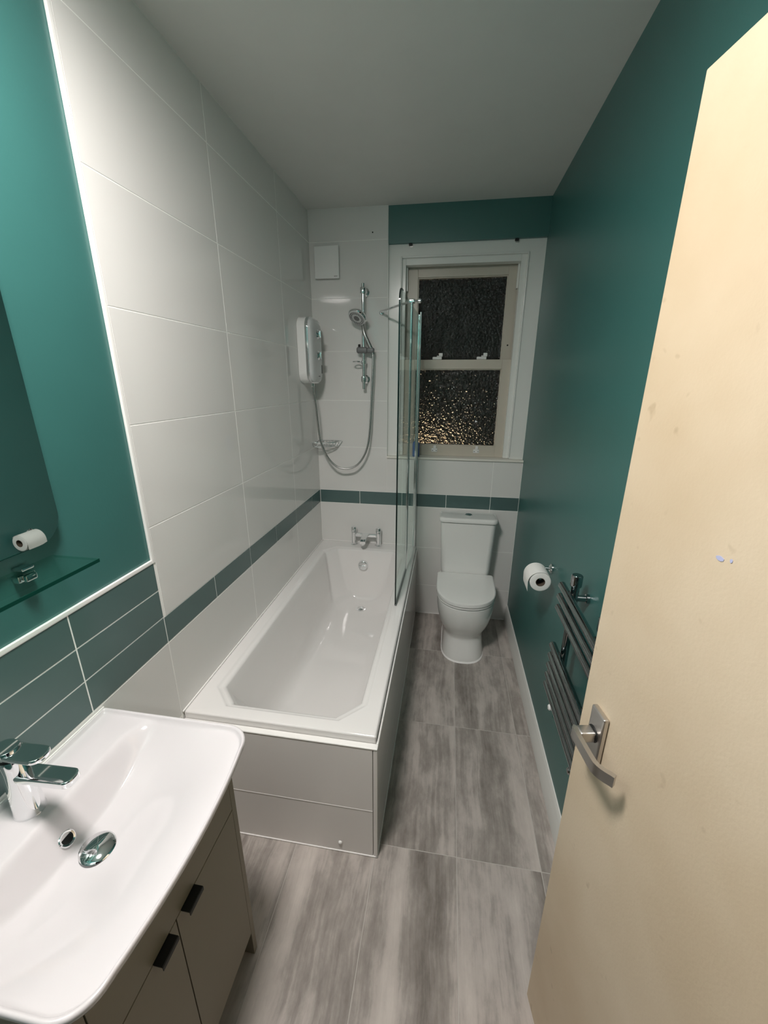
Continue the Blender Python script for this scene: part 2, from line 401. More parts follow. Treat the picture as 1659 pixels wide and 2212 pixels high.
def sash(name, y0, x0, x1, z0, z1, gx0, gx1, gz0, gz1, m):
    t = .04
    b = MB().box(x0, gx0, y0, y0+t, z0, z1, .002).box(gx1, x1, y0, y0+t, z0, z1, .002).box(gx0, gx1, y0, y0+t, gz1, z1, .002).box(gx0, gx1, y0, y0+t, z0, gz0, .002)
    # glazing moulding
    i = .012
    b.box(gx0-.001, gx0+.006, y0+.008, y0+t, gz0, gz1, .002).box(gx1-.006, gx1+.001, y0+.008, y0+t, gz0, gz1, .002)
    b.box(gx0, gx1, y0+.008, y0+t, gz1-.006, gz1+.001, .002).box(gx0, gx1, y0+.008, y0+t, gz0-.001, gz0+.006, .002)
    o = b.build(name, m, wn)
    MB().box(gx0-.003, gx1+.003, y0+.022, y0+.027, gz0-.003, gz1+.003).build('pane', 'obscure', o, 0)
    return o
us = sash('upper_sash', .120, .58, 1.295, 1.782, 2.40, .664, 1.214, 1.83, 2.320, 'sash_paint')
ls = sash('lower_sash', .075, .58, 1.302, 1.2106, 1.835, .660, 1.217, 1.281, 1.778, 'sash_paint')
MB().lathe([(0, 0), (.005, 0), (.005, .0006), (0, .0007)], (1.245, .1199, 1.922), (0, -1, 0), 12).build('stop_hole', 'hole', us)
MB().prism([(0, 0), (.016, .006), (0, .014)], lambda u, v, d: (1.076+u, d, 1.438+v), .0962, .0968).build('glass_chip', 'white_plastic', ls)
for x in (.805, 1.088):
    l = MB().box(x-.032, x+.030, .082, .108, 1.8352, 1.853, .006, 3).box(x-.004, x+.034, .086, .100, 1.853, 1.860, .003).box(x+.010, x+.034, .092, .104, 1.858, 1.876, .003).build('sash_fastener', 'white_plastic', wn)
for x in (.812, 1.095):
    l = MB().box(x-.020, x+.020, .0695, .0752, 1.236, 1.262, .004).box(x-.008, x+.012, .062, .0745, 1.258, 1.283, .004).build('sash_lift', 'white_plastic', wn)
    for dx in (-.012, .012): MB().lathe([(.0032, 0), (.0032, .0006), (0, .0008)], (x+dx, .0695, 1.246), (0, -1, 0), 10).build('screw', 'mark', l)
for x in (.627, 1.236):
    cb = thing('curtain_bracket', 'small metal blind bracket on window frame %s' % ('above the screen side' if x < 1 else 'nearest the teal wall'), 'bracket', (x, AY, 2.487), group='blind brackets on the window frame')
    MB().box(x-.010, x+.010, .0255, AY-.0002, 2.462, 2.478, .001).build('plate', 'steel', cb)
    MB().box(x-.015, x+.006, .010, .0255, 2.468, 2.4785, .002).build('clip', 'black', cb)
# what lies outside: dark yard wall and a warm lamp low down
yw = MB().box(-1.5, 3.5, 2.6, 2.7, -1.5, 4.5).build('wall_yard', mat('yard_render', lin(70, 58, 48), .9, bump=.5, bscale=20), smooth=0)
tag(yw, 'dark outside wall beyond the obscured window glass', 'wall', kind='structure')
ol = thing('outdoor_lamp', 'warm outside lamp glowing through the lower window pane', 'lamp', (.66, 2.58, .52))
MB().lathe([(.21, 0), (.21, .03), (.19, .035)], (.66, 2.595, .52), (0, -1, 0), 24).build('lamp_base', 'black', ol)
MB().lathe([(.19, 0), (.19, .04), (.14, .085), (.0, .10)], (.66, 2.56, .52), (0, -1, 0), 24).build('diffuser', emit('warm_lamp_glow', (1, .70, .40, 1), 4.6), ol)

# ================================================================== CEILING LAMP
cl = thing('ceiling_lamp', 'round white flush ceiling lamp above the washbasin', 'lamp', (LAMP[0], LAMP[1], H))
MB().lathe([(.170, 0), (.170, .074), (.168, .078), (.160, .078), (.158, .074)], (LAMP[0], LAMP[1], H-.0005), (0, 0, -1), 48).build('lamp_base', 'white_plastic', cl)
MB().lathe([(.157, .070), (.156, .075), (.14, .083), (.09, .089), (.045, .091), (0, .0915)], (LAMP[0], LAMP[1], H-.0005), (0, 0, -1), 48).build('diffuser', emit('lamp_diffuser', (1, .94, .905, 1), LAMP_STRENGTH), cl)

# ================================================================== BATH
ZB = .556
bt = thing('bathtub', 'white acrylic bathtub with boxed glossy panels along the left wall', 'bathtub', (.356, -.85, 0))
def octring(x0, x1, y0, y1, c, z, m=7, r=0.):
    """8-corner ring, m points per side; y0 near end, y1 far end; c chamfer; z may be a function of (x,y)"""
    cs = [(x0, y0+c), (x0+c, y0), (x1-c, y0), (x1, y0+c), (x1, y1-c), (x1-c, y1), (x0+c, y1), (x0, y1-c)]
    out = []
    for i in range(8):
        a, b_ = cs[i], cs[(i+1) % 8]
        for k in range(m):
            t = k/m; t = t*t*(3-2*t) if False else t
            x, y = a[0]+(b_[0]-a[0])*t, a[1]+(b_[1]-a[1])*t
            out.append((x, y, z(x, y) if callable(z) else z))
    return out
X0, X1, Y0, Y1 = .0006, .712, -1.695, -.0006
rg = []
rg.append(octring(X0+.004, X1-.006, Y0+.006, Y1-.002, .004, .512))
rg.append(octring(X0, X1, Y0, Y1, .004, .516))
rg.append(octring(X0, X1, Y0, Y1, .004, ZB-.008))
rg.append(octring(X0+.002, X1-.002, Y0+.002, Y1-.002, .005, ZB-.003))
rg.append(octring(X0+.008, X1-.008, Y0+.008, Y1-.008, .006, ZB))
rg.append(octring(.050, .660, -1.652, -.108, .088, ZB+.0005))
rg.append(octring(.056, .654, -1.646, -.114, .087, ZB-.001))      # shallow groove
rg.append(octring(.060, .650, -1.643, -.117, .086, ZB-.0055))
rg.append(octring(.068, .642, -1.636, -.124, .084, ZB-.006))
rg.append(octring(.078, .633, -1.630, -.131, .082, ZB-.008))
rg.append(octring(.084, .628, -1.624, -.136, .081, ZB-.016))
rg.append(octring(.092, .621, -1.606, -.140, .081, .50))
rg.append(octring(.106, .608, -1.560, -.146, .086, .40))
rg.append(octring(.120, .596, -1.505, -.152, .092, .30))
rg.append(octring(.128, .588, -1.460, -.157, .10, .245))
rg.append(octring(.140, .576, -1.415, -.165, .11, .208))
rg.append(octring(.158, .558, -1.375, -.178, .12, .184))
rg.append(octring(.184, .532, -1.330, -.200, .125, .169))
rg.append(octring(.222, .494, -1.26, -.235, .12, .162))
rg.append(octring(.30, .41, -1.1, -.33, .05, .1605))
MB().loft(rg, cap0=False).build('tub', 'acrylic', bt, 62)
# sealant along walls
MB().box(.0004, .006, -1.700, -.006, ZB-.001, ZB+.005, .0015).box(.0004, .712, -.006, -.0004, ZB-.001, ZB+.005, .0015).build('sealant', 'silicone', bt)
ov = MB().lathe([(.037, -.004), (.037, .004), (.035, .008), (.033, .018), (.029, .021), (0, .022)], (.345, -.1465, .440), (0, -1, .06), 32).build('overflow_knob', 'chrome', bt)
MB().box(.318, .372, -.174, -.168, .4385, .4435, .001).build('overflow_ridge', 'chrome', ov)
ws = MB().lathe([(.033, 0), (.033, .003), (.026, .004), (.024, .001)], (.353, -.285, .1605), (0, 0, 1), 32).build('waste_ring', 'chrome', bt)
MB().lathe([(.018, 0), (.018, .006), (.012, .010), (0, .011)], (.353, -.285, .1608), (0, 0, 1), 24).build('plug', 'chrome', ws)

bp = bt   # the boxed surround moves with the tub
MB().box(.004, .703, -1.7166, -1.704, .2365, .521, .0012).build('end_panel', 'panel', bp)
MB().box(.004, .703, -1.7160, -1.704, .006, .2335, .0012).build('access_panel', 'panel', bp)
MB().box(.004, .703, -1.7172, -1.706, .2325, .2375, .0008).build('joint_strip', 'silicone', bp)
MB().box(.7045, .7200, -1.7166, -1.700, .004, .5275, .003).build('corner_trim', 'panel', bp)
MB().box(.709, .7196, -1.699, -.0006, .2365, .521, .0012).build('side_panel', 'panel', bp)
MB().box(.709, .7192, -1.699, -.0006, .006, .2335, .0012).build('side_access_panel', 'panel', bp)
MB().box(.003, .7205, -1.7185, -1.696, .521, .5285, .003, 3).box(.7125, .7205, -1.696, -.0006, .521, .5285, .003, 3).build('ledge', 'trim_white', bp)
MB().box(.004, .7215, -1.7190, -1.708, .0004, .006, .0015).box(.712, .7215, -1.7190, -.0006, .0004, .006, .0015).build('panel_sealant', 'silicone', bp)
for x, z in ((.1535, .064), (.578, .049)):
    MB().lathe([(.0075, 0), (.0075, .003), (.005, .006), (0, .007)], (x, -1.7160, z), (0, -1, 0), 18).build('screw_cap', 'white_plastic', bp)

# bath mixer
tp = thing('bath_mixer_tap', 'chrome two-handle bath mixer on the bathtub end', 'tap', (.349, -.05, ZB))
TY = -.052
for x in (.258, .440):
    MB().lathe([(.024, 0), (.024, .004), (.018, .007), (.0175, .098), (.015, .101), (0, .1015)], (x, TY, ZB+.001), n=28).build('pillar', 'chrome', tp)
    h = MB().lathe([(.014, 0), (.0205, .004), (.0205, .030), (.017, .035), (0, .0355)], (x, TY, ZB+.1025), n=24).build('handle', 'chrome', tp)
    MB().box(x-.006, x+.006, TY-.036, TY-.015, ZB+.110, ZB+.128, .004).build('handle_lever', 'chrome', h)
MB().box(.270, .428, TY-.014, TY+.014, ZB+.064, ZB+.092, .008, 4).build('bridge', 'chrome', tp)
b = MB()
rings = []
for t in range(9):
    q = t/8; cy = TY-.01-.115*q; cz = ZB+.086-.020*q*q; hw_ = .026-.006*q; hh = .011-.001*q
    rings.append([(.347+u, cy, cz+v) for u, v in rrect(0, 0, hw_, hh, .007, 4)])
b.loft(rings); b.build('spout', 'chrome', tp)
MB().lathe([(.013, 0), (.013, .018), (.010, .020)], (.347, TY-.112, ZB+.064), (0, 0, -1), 20).build('nozzle', 'chrome', tp)

# ================================================================== SHOWER SCREEN
sc = thing('shower_screen', 'folding clear glass shower screen standing on the bath rim', 'shower screen', (.68, -.43, ZB))
P0 = Vector((.690, -.018, 0)); P1 = Vector((.678, -.412, 0)); P2 = Vector((.6685, -.857, 0))
ZS0, ZS1 = ZB+.012, 2.080
def pane(a, b_, z0, z1, name, corner=0.):
    d = (b_-a); L = d.length; d.normalize(); nn = Vector((d.y, -d.x, 0))
    if corner:
        poly = [(0, z0), (L, z0)]+[(L-corner+corner*math.cos(t*PI/16), z1-corner+corner*math.sin(t*PI/16)) for t in range(9)]+[(0, z1)]
    else: poly = [(0, z0), (L, z0), (L, z1), (0, z1)]
    o = MB().prism(poly, lambda u, v, dd: a+d*u+nn*dd+Vector((0, 0, v)), -.003, .003).build(name, 'glass', sc, 20)
    return o, a, d, nn, L
g1 = pane(P0+(P1-P0).normalized()*.012, P1+(P0-P1).normalized()*.009, ZS0, ZS1, 'glass_panel')
g2_ = pane(P1+(P2-P1).normalized()*.009, P2, ZS0, ZS1, 'glass_panel', .055)
# dark polished free edge following the rounded corner
o_, a_, d_, n_, L_ = g2_
edge = [(L_, ZS0)]+[(L_-.055+.055*math.cos(t*PI/16), ZS1-.055+.055*math.sin(t*PI/16)) for t in range(9)]+[(L_-.10, ZS1)]
b = MB(); rings = []
for i, (u, v) in enumerate(edge):
    p, q = edge[max(i-1, 0)], edge[min(i+1, len(edge)-1)]; t = Vector((q[0]-p[0], q[1]-p[1])).normalized(); no = Vector((t.y, -t.x))
    rings.append([a_+d_*(u+no.x*e)+n_*dd+Vector((0, 0, v+no.y*e)) for e, dd in ((.0002, .0036), (.0018, .0034), (.0018, -.0034), (.0002, -.0036))])
b.loft(rings); b.build('polished_edge', 'glass_edge', o_)
MB().box(.683, .697, -.030, -.0005, ZS0-.006, 2.090, .003).build('wall_profile', 'chrome', sc)
MB().tube([(P1.x, P1.y, ZS0-.004), (P1.x, P1.y, 2.094)], .0075, 16).box(P1.x-.004, P1.x+.004, P1.y-.014, P1.y+.014, ZS0, 2.088, .002).build('hinge_profile', 'chrome', sc)
MB().tube([(P0.x+.010, P0.y-.02, ZS0-.004), (P0.x+.010, P0.y-.02, 2.10)], .0065, 14).build('wall_pivot', 'chrome', sc)
d2 = (P2-P1).normalized()
MB().tube([P1+d2*.012+Vector((0, 0, ZS0-.004)), P2+Vector((0, 0, ZS0-.004))], .0055, 8).build('bottom_seal', 'grey_plastic', sc)
# support arm
arm = MB().tube([(.452, -.0008, 2.108), (.452, -.028, 2.108), (.4535, -.040, 2.108), (.461, -.050, 2.108), (.672, -.405, 2.098), (.684, -.425, 2.0975)], .0065, 12).build('support_arm', 'chrome', sc)
MB().lathe([(.014, 0), (.014, .004), (.009, .007)], (.452, -.0006, 2.108), (0, -1, 0), 20).build('arm_flange', 'chrome', arm)
MB().box(.662, .694, -.426, -.398, 2.086, 2.108, .005).build('arm_clamp', 'chrome', arm)
MB().lathe([(.006, 0), (.006, .018), (.011, .020), (.012, .030), (.006, .036), (0, .037)], (.692, -.412, 2.098), (1, .1, 0), 18).build('clamp_knob', 'chrome', arm)

# ================================================================== SHOWER: heater, rail, handset, hose, basket, vent
es = thing('electric_shower', 'white electric shower unit with chrome trim on the left wall', 'shower unit', (0, -.205, 1.69))
EC, EZ = -.200, 1.872
outl = rrect(EC, EZ, .105, .185, .062, 8)
def ex(u, v, d): return (d, u, v)
MB().prism(outl, ex, .0006, .050, .003).build('casing', 'white_plastic', es)
MB().prism(rrect(EC, EZ, .1068, .1868, .0638, 8), ex, .0502, .0680, .0025).build('chrome_band', 'chrome', es)
b = MB(); rs = []
for k, (ins, d) in enumerate(((0.005, .0682), (.005, .073), (.008, .081), (.016, .087), (.030, .0915), (.055, .0935))):
    rs.append([ex(u, v, d) for u, v in rrect(EC, EZ, .105-ins, .185-ins, max(.0625-ins, .012), 8)])
b.loft(rs); b.build('front_cover', 'face_plastic', es)
for z in (1.966, 1.848):
    kb = MB().lathe([(.027, 0), (.027, .004), (.023, .008), (.018, .014), (0, .016)], (.0920, EC-.004, z), (1, 0, 0), 28).build('dial', 'chrome', es)
    MB().box(.100, .116, EC-.009, EC+.001, z-.021, z+.021, .004).build('dial_grip', 'chrome', kb)
MB().box(.0905, .0945, EC+.052, EC+.070, 1.745, 1.795, .001).build('display_window', 'mark', es)
MB().box(.0905, .0940, EC-.005, EC+.020, 1.725, 1.731).build('print_mark', 'mark', es)
MB().lathe([(.013, 0), (.013, .02), (.010, .028)], (.043, -.190, 1.693), (0, 0, -1), 18).build('hose_outlet', 'chrome', es)

rl = thing('shower_riser_rail', 'chrome vertical riser rail with slider and soap ring', 'shower rail', (.343, -.05, 1.65))
RX, RY = .345, -.055
MB().tube([(RX, RY, 1.652), (RX, RY, 2.262)], .0105, 20).build('rail', 'chrome', rl)
for z in (2.222, 1.712):
    MB().lathe([(.026, 0), (.026, .006), (.018, .012), (.015, .05)], (RX+.004, -.0006, z), (0, -1, 0), 24).lathe([(.0165, -.018), (.019, -.012), (.019, .012), (.0165, .018)], (RX, RY, z), n=20).build('wall_bracket', 'chrome', rl)
sl = MB().box(RX-.044, RX+.028, RY-.020, RY+.020, 1.868, 1.905, .012, 3).build('slider', 'grey_plastic', rl)
MB().box(RX+.026, RX+.072, RY-.034, RY+.002, 1.868, 1.900, .010, 3).build('handset_cradle', 'grey_plastic', sl)
MB().lathe([(.008, 0), (.008, .014), (.006, .016)], (RX-.026, RY-.004, 1.905), n=14).build('slider_button', 'black', sl)
sd = MB().lathe([(.0165, -.010), (.0165, .010)], (RX, RY, 1.815), n=20).build('soap_ring', 'chrome', rl)
rp = [(RX-.040+.024*math.cos(a), RY-.022+.028*math.sin(a), 1.817) for a in [2*PI*i/20 for i in range(21)]]
MB().tube(rp, .0042, 8).build('ring', 'chrome', sd)

hs = thing('shower_handset', 'grey and chrome round shower handset clipped on riser rail', 'shower head', (.40, -.07, 1.88))
hn = Vector((-.27, -.57, -.78)).normalized(); hc = Vector((.322, -.118, 2.070))
hd = MB().lathe([(.030, -.026), (.050, -.016), (.0585, -.004), (.0585, .004), (.054, .009), (.048, .0095)], hc, hn, 40).build('head', 'chrome', hs)
fc = MB().lathe([(.0535, .0085), (.0535, .0110), (.049, .0125), (0, .0128)], hc, hn, 40).build('spray_face', 'face_plastic', hs)
ax = hn.cross(Vector((0, 0, 1))).normalized(); ay = hn.cross(ax).normalized()
for rr_, n in ((.043, 26), (.034, 20)):
    b = MB()
    for i in range(n):
        a = 2*PI*i/n; c = hc+hn*.0125+(ax*math.cos(a)+ay*math.sin(a))*rr_
        b.lathe([(.0030, 0), (.0026, .003), (0, .0032)], c, hn, 6)
    o = b.build('nozzles', 'mark', fc); o['kind'] = 'stuff'
MB().lathe([(.018, .0126), (.018, .0145), (.013, .0145), (.0125, .0135)], hc, hn, 28).build('centre_ring', 'grey_plastic', fc)
hdn = (Vector((0, 0, -1))+hn*hn.z*1.0).normalized()
MB().tube([hc+hdn*.030-hn*.010, hc+hdn*.056-hn*.010, (.356, -.086, 1.985), (.378, -.081, 1.935), (.404, -.072, 1.880), (.407, -.070, 1.862)], .0125, 16, 5, None).build('handle', 'satin', hs)
hp = [(.043, -.190, 1.668), (.046, -.183, 1.62), (.053, -.17, 1.545), (.057, -.14, 1.365), (.069, -.13, 1.291), (.106, -.115, 1.202), (.159, -.105, 1.145), (.214, -.095, 1.129), (.277, -.088, 1.142), (.329, -.082, 1.191), (.367, -.078, 1.273), (.386, -.075, 1.395), (.399, -.07, 1.629), (.408, -.07, 1.797), (.407, -.07, 1.860)]
ho = MB().tube(hp, .0070, 14, 10).build('shower_hose', 'satin')
tag(ho, 'looping chrome shower hose from white unit to handset', 'hose')

cb = thing('corner_basket', 'chrome wire soap basket in the tiled corner', 'basket', (.05, -.05, 1.27))
def arc(r, z, n=14): return [((r+.045)*.78*math.sin(a)**.8 if False else r*1.28*math.sin(a), -r*math.cos(a), z) for a in [i/n*PI/2 for i in range(n+1)]]
topr = arc(.138, 1.306); botr = arc(.122, 1.276)
MB().tube([(.004, -.004, 1.306)]+[(max(p[0], .004), min(p[1], -.004), p[2]) for p in topr]+[(.004, -.004, 1.306)], .0038, 8).build('top_rail', 'chrome', cb)
MB().tube([(.008, -.008, 1.276)]+[(max(p[0], .008), min(p[1], -.008), p[2]) for p in botr]+[(.008, -.008, 1.276)], .0032, 8).build('bottom_rail', 'chrome', cb)
for i in (0, 2, 4, 6, 8, 10, 12, 14):
    MB().tube([(max(topr[i][0], .004), min(topr[i][1], -.004), 1.306), (max(botr[i][0], .008), min(botr[i][1], -.008), 1.276)], .0024, 6).build('upright_wire', 'chrome', cb)
for i in range(1, 6):
    q = i/6; y = -.122*q; x1 = .122*1.28*math.sqrt(max(0, 1-q*q)); MB().tube([(.008, y, 1.276), (x1, y, 1.276)], .0022, 6).build('base_wire', 'chrome', cb)
for i in range(1, 7):
    x = .02+i*.022
    MB().tube([(x, -.004, 1.306), (x, -.008, 1.276)], .0022, 6).build('back_wire', 'chrome', cb)

vt = thing('extractor_fan', 'square white extractor fan cover on tiles near ceiling', 'extractor fan', (.115, 0, 2.30))
MB().box(.048, .182, -.016, -.0006, 2.310, 2.466, .002).build('housing', 'white_plastic', vt)
MB().box(.038, .192, -.030, -.0165, 2.300, 2.476, .004, 3).build('front_cover', 'white_plastic', vt)
for i, wdt in enumerate((.004, .003, .004, .003, .003)):
    MB().box(.1605+i*.0047, .1605+i*.0047+wdt, -.0306, -.0299, 2.3090, 2.3125).build('print_mark', 'mark', vt, 0)

# ================================================================== TOILET
wc = thing('toilet', 'white close-coupled toilet with closed lid beneath the window', 'toilet', (1.064, -.30, 0))
TX = 1.064
def dsh(w_, yb, yf, z, n=40, eb=.28, ef=.82):
    yc = yf+min(w_*.62, (yb-yf)*.7); out = []
    for i in range(n):
        a = 2*PI*i/n; c, s_ = math.cos(a), math.sin(a)
        if s_ >= 0: x = math.copysign(abs(c)**eb, c); y = yc+(yb-yc)*abs(s_)**eb
        else: x = math.copysign(abs(c)**ef, c); y = yc-(yc-yf)*abs(s_)**ef
        out.append((TX+x*w_/2, y, z))
    return out
pan = [(.268, -.10, -.545, .0006), (.270, -.10, -.546, .012), (.264, -.10, -.540, .03), (.256, -.10, -.528, .07), (.250, -.10, -.515, .11), (.248, -.10, -.508, .135), (.252, -.09, -.508, .155),
       (.276, -.08, -.524, .185), (.306, -.06, -.546, .220), (.330, -.05, -.563, .258), (.347, -.04, -.575, .300), (.358, -.03, -.583, .345), (.362, -.03, -.586, .392), (.356, -.03, -.582, .400), (.30, -.06, -.54, .401)]
MB().loft([dsh(*p) for p in pan]).build('pan', 'ceramic_wc', wc, 50)
MB().loft([dsh(w_, yb, yf, z, ef=.86) for w_, yb, yf, z in ((.362, -.185, -.585, .4040), (.370, -.182, -.590, .407), (.370, -.182, -.590, .414), (.364, -.185, -.587, .4165))]).build('seat', 'seat', wc, 50)
MB().loft([dsh(w_, yb, yf, z, ef=.88, eb=.07) for w_, yb, yf, z in ((.366, -.178, -.588, .4195), (.375, -.174, -.594, .423), (.376, -.174, -.594, .438), (.370, -.176, -.591, .4445), (.350, -.186, -.578, .4475), (.20, -.25, -.45, .449))]).build('lid', 'seat', wc, 50)
def cis(hw_, y0, y1, z, r): return [(u, v, z) for u, v in rrect(TX, (y0+y1)/2, hw_, (y1-y0)/2, r, 6)]
b = MB().loft([cis(.150, -.160, -.006, .4015, .03), cis(.160, -.168, -.006, .415, .035), cis(.166, -.172, -.006, .47, .035), cis(.182, -.176, -.006, .802, .035), cis(.180, -.174, -.006, .805, .034)])
b.build('cistern', 'ceramic_wc', wc, 50)
b = MB().loft([cis(.183, -.177, -.005, .8075, .035), cis(.190, -.184, -.005, .811, .038), cis(.192, -.186, -.005, .818, .04), cis(.191, -.185, -.005, .830, .04), cis(.186, -.180, -.008, .8375, .036), cis(.17, -.165, -.02, .8405, .03)])
b.build('cistern_lid', 'ceramic_wc', wc, 50)
fb = MB().lathe([(.024, 0), (.024, .004), (.021, .007), (0, .0085)], (TX+.002, -.095, .8406), n=28).build('flush_button', 'chrome', wc)
MB().box(TX+.0015, TX+.0025, -.117, -.073, .8478, .8495).build('button_split', 'black', fb)
ring = dsh(.274, -.098, -.552, .0002)
b = MB().loft([dsh(.278, -.098, -.555, .0003), dsh(.274, -.099, -.5515, .005), dsh(.266, -.1, -.546, .007)]); b.build('floor_sealant', 'silicone', wc)
for s_ in (-1, 1): MB().lathe([(.008, 0), (.008, .004), (.005, .007), (0, .008)], (TX+s_*.1175, -.22, .085), (s_, 0, 0), 14).build('screw_cap', 'chrome', wc)

# ================================================================== TOILET ROLL + HOLDER
rh = thing('toilet_roll_holder', 'chrome toilet roll arm fixed to the teal wall', 'roll holder', (W, -1.0, .875))
RXr, RZr = 1.325, .880
MB().lathe([(.022, 0), (.022, .006), (.016, .010), (.009, .014)], (W-.0006, -.975, RZr+.012), (-1, 0, 0), 24).build('wall_flange', 'chrome', rh)
MB().tube([(W-.012, -.975, RZr+.012), (RXr+.012, -.975, RZr+.012), (RXr+.003, -.978, RZr+.0115), (RXr, -.988, RZr+.0115), (RXr, -1.085, RZr+.0115)], .0065, 12, 0).build('arm', 'chrome', rh)
tr = thing('toilet_roll', 'white toilet paper roll on the teal wall holder', 'toilet roll', (RXr, -1.045, RZr))
b = MB(); ro, ri, n = .0435, .0195, 48
y0, y1 = -1.097, -.995
R_ = []
for r_, y in ((ri, y1), (ri, y0), (ri+.001, y0-.0005), (ro-.003, y0-.0005), (ro, y0+.002), (ro, y1-.002), (ro-.003, y1), (ri, y1)):
    R_.append([(RXr+r_*math.cos(2*PI*k/n), y, RZr+r_*math.sin(2*PI*k/n)) for k in range(n)])
b.loft(R_, False, False); b.build('paper', 'paper', tr)
b = MB(); R_ = []
for r_, y in ((ri-.0002, y1+.0005), (ri-.0002, y0-.001), (ri-.0015, y0-.001), (ri-.0015, y1+.0005), (ri-.0002, y1+.0005)):
    R_.append([(RXr+r_*math.cos(2*PI*k/n), y, RZr+r_*math.sin(2*PI*k/n)) for k in range(n)])
b.loft(R_, False, False); b.build('card_tube', 'card', tr)
fl_ = []
for i in range(15):
    a = math.radians(40+i*11); q = i/14; fl_.append((RXr+(ro+.0012+.009*q*q)*math.cos(a), RZr+(ro+.0012+.009*q*q)*math.sin(a)))
fl_ += [(fl_[-1][0]+.001, fl_[-1][1]-.022), (fl_[-1][0]+.003, fl_[-1][1]-.034)]
inner = [(p[0]+.0008, p[1]-.0002) for p in reversed(fl_)]
vs = []; b = MB()
ring0 = [(p[0], y0-.0003, p[1]) for p in fl_]; ring1 = [(p[0], y1-.001, p[1]) for p in fl_]
ring0b = [(p[0]+.0007, y0-.0003, p[1]) for p in fl_]; ring1b = [(p[0]+.0007, y1-.001, p[1]) for p in fl_]
b.loft([[a, bq, c, d] for a, bq, c, d in zip(ring0, ring1, ring1b, ring0b)]); b.build('loose_sheet', 'paper', tr, 60)

# ================================================================== TOWEL RADIATOR
rd = thing('towel_radiator', 'chrome ladder towel radiator on the teal wall behind the door', 'radiator', (W, -1.57, .5))
UX, BX = 1.352, 1.322
for y in (-1.435, -1.700):
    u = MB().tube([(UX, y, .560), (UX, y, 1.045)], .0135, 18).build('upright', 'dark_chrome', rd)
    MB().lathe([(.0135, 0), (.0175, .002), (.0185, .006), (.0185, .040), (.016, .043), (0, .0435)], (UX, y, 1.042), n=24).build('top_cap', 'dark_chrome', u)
for z in (1.022, .978, .934, .776, .733, .690, .647, .604):
    b = MB()
    pts = [(BX, -1.612+t*.222, z) for t in [i/8*2-1 for i in range(9)]]
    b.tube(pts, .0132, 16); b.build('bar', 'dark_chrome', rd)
for y in (-1.435, -1.700):
    for z in (1.000, .625):
        MB().lathe([(.011, 0), (.011, .035), (.016, .037), (.016, .0465)], (UX+.0005, y-.002, z), (1, 0, 0), 16).build('wall_bracket', 'dark_chrome', rd)
    v = MB().lathe([(.0135, 0), (.0135, .018), (.011, .020), (.011, .045)], (UX, y, .560), (0, 0, -1), 16).build('valve_body', 'dark_chrome', rd)
    MB().lathe([(.0105, 0), (.0115, .004), (.0115, .014), (.008, .018)], (UX-.008, y, .530), (-1, 0, 0), 16).build('valve_cap', 'white_plastic' if y > -1.5 else 'dark_chrome', v)
    MB().tube([(UX, y, .516), (UX, y, .492), (UX+.006, y, .480), (UX+.018, y, .476), (W-.0006, y, .476)], .008, 10).build('pipe_tail', 'teal_paint', v)

# ================================================================== WASHBASIN + CABINET
BYC = -2.240
wsb = thing('washbasin', 'white ceramic washbasin with thin rim on the vanity cabinet', 'washbasin', (.2, BYC, .80))
def outline(n=220):
    hy = .263; pts = []
    xf = lambda y: .4265+.029*(1-((y-BYC)/hy)**2)
    raw = []
    rc = .060
    # straight back along the wall, sides, bowed front with rounded corners
    m = 40
    for i in range(m): raw.append((.0008, BYC+hy-.004-(2*hy-.008)*i/m))
    for i in range(m): raw.append((.0008+(xf(BYC-hy)-rc)*i/m, BYC-hy+.0))
    cx, cy = xf(BYC-hy+rc)-rc, BYC-hy+rc
    for i in range(13): a = -PI/2+i/12*PI/2; raw.append((cx+rc*math.cos(a), cy+rc*math.sin(a)))
    for i in range(1, m): y = BYC-hy+rc+(2*hy-2*rc)*i/m; raw.append((xf(y), y))
    cx, cy = xf(BYC+hy-rc)-rc, BYC+hy-rc
    for i in range(13): a = i/12*PI/2; raw.append((cx+rc*math.cos(a), cy+rc*math.sin(a)))
    for i in range(1, m+1): raw.append((cx-(cx-.0008)*i/m, BYC+hy))
    L = [0]
    for i in range(len(raw)): 
        p, q = raw[i], raw[(i+1) % len(raw)]; L.append(L[-1]+math.hypot(q[0]-p[0], q[1]-p[1]))
    out = []; j = 0
    for k in range(n):
        s_ = L[-1]*k/n
        while L[j+1] < s_: j += 1
        t = (s_-L[j])/max(L[j+1]-L[j], 1e-9); p, q = raw[j], raw[(j+1) % len(raw)]
        out.append((p[0]+(q[0]-p[0])*t, p[1]+(q[1]-p[1])*t))
    return out
OL = outline(); BC = (.235, BYC)
def sst(a, b_, x): t = min(1, max(0, (x-a)/(b_-a))); return t*t*(3-2*t)
ZD = .8340
def bowl(x, y):
    dy = abs(y-BYC)/.252
    back = sst(.112+.02*max(0, dy-.75)*4, .166+.02*max(0, dy-.75)*4, x)
    fr = 1-sst(.22, .445, x)**.9*.93
    sd_ = 1-max(0, (dy-.12)/.88)**2.2
    floor_tilt = .082
    return ZD-floor_tilt*back*fr*max(0, sd_)
def inset_pt(p, d):
    # move toward centre in both axes by d (works for this boxy outline)
    vx, vy = BC[0]-p[0], BC[1]-p[1]; L = math.hypot(vx, vy); return (p[0]+vx/L*d, p[1]+vy/L*d)
rings = []
def scl(f): return [(BC[0]+(p[0]-BC[0])*f, BC[1]+(p[1]-BC[1])*f) for p in OL]
rings.append([(max(x, .0008), y, .734) for x, y in scl(.60)])
rings.append([(max(x, .0008), y, .742) for x, y in scl(.70)])
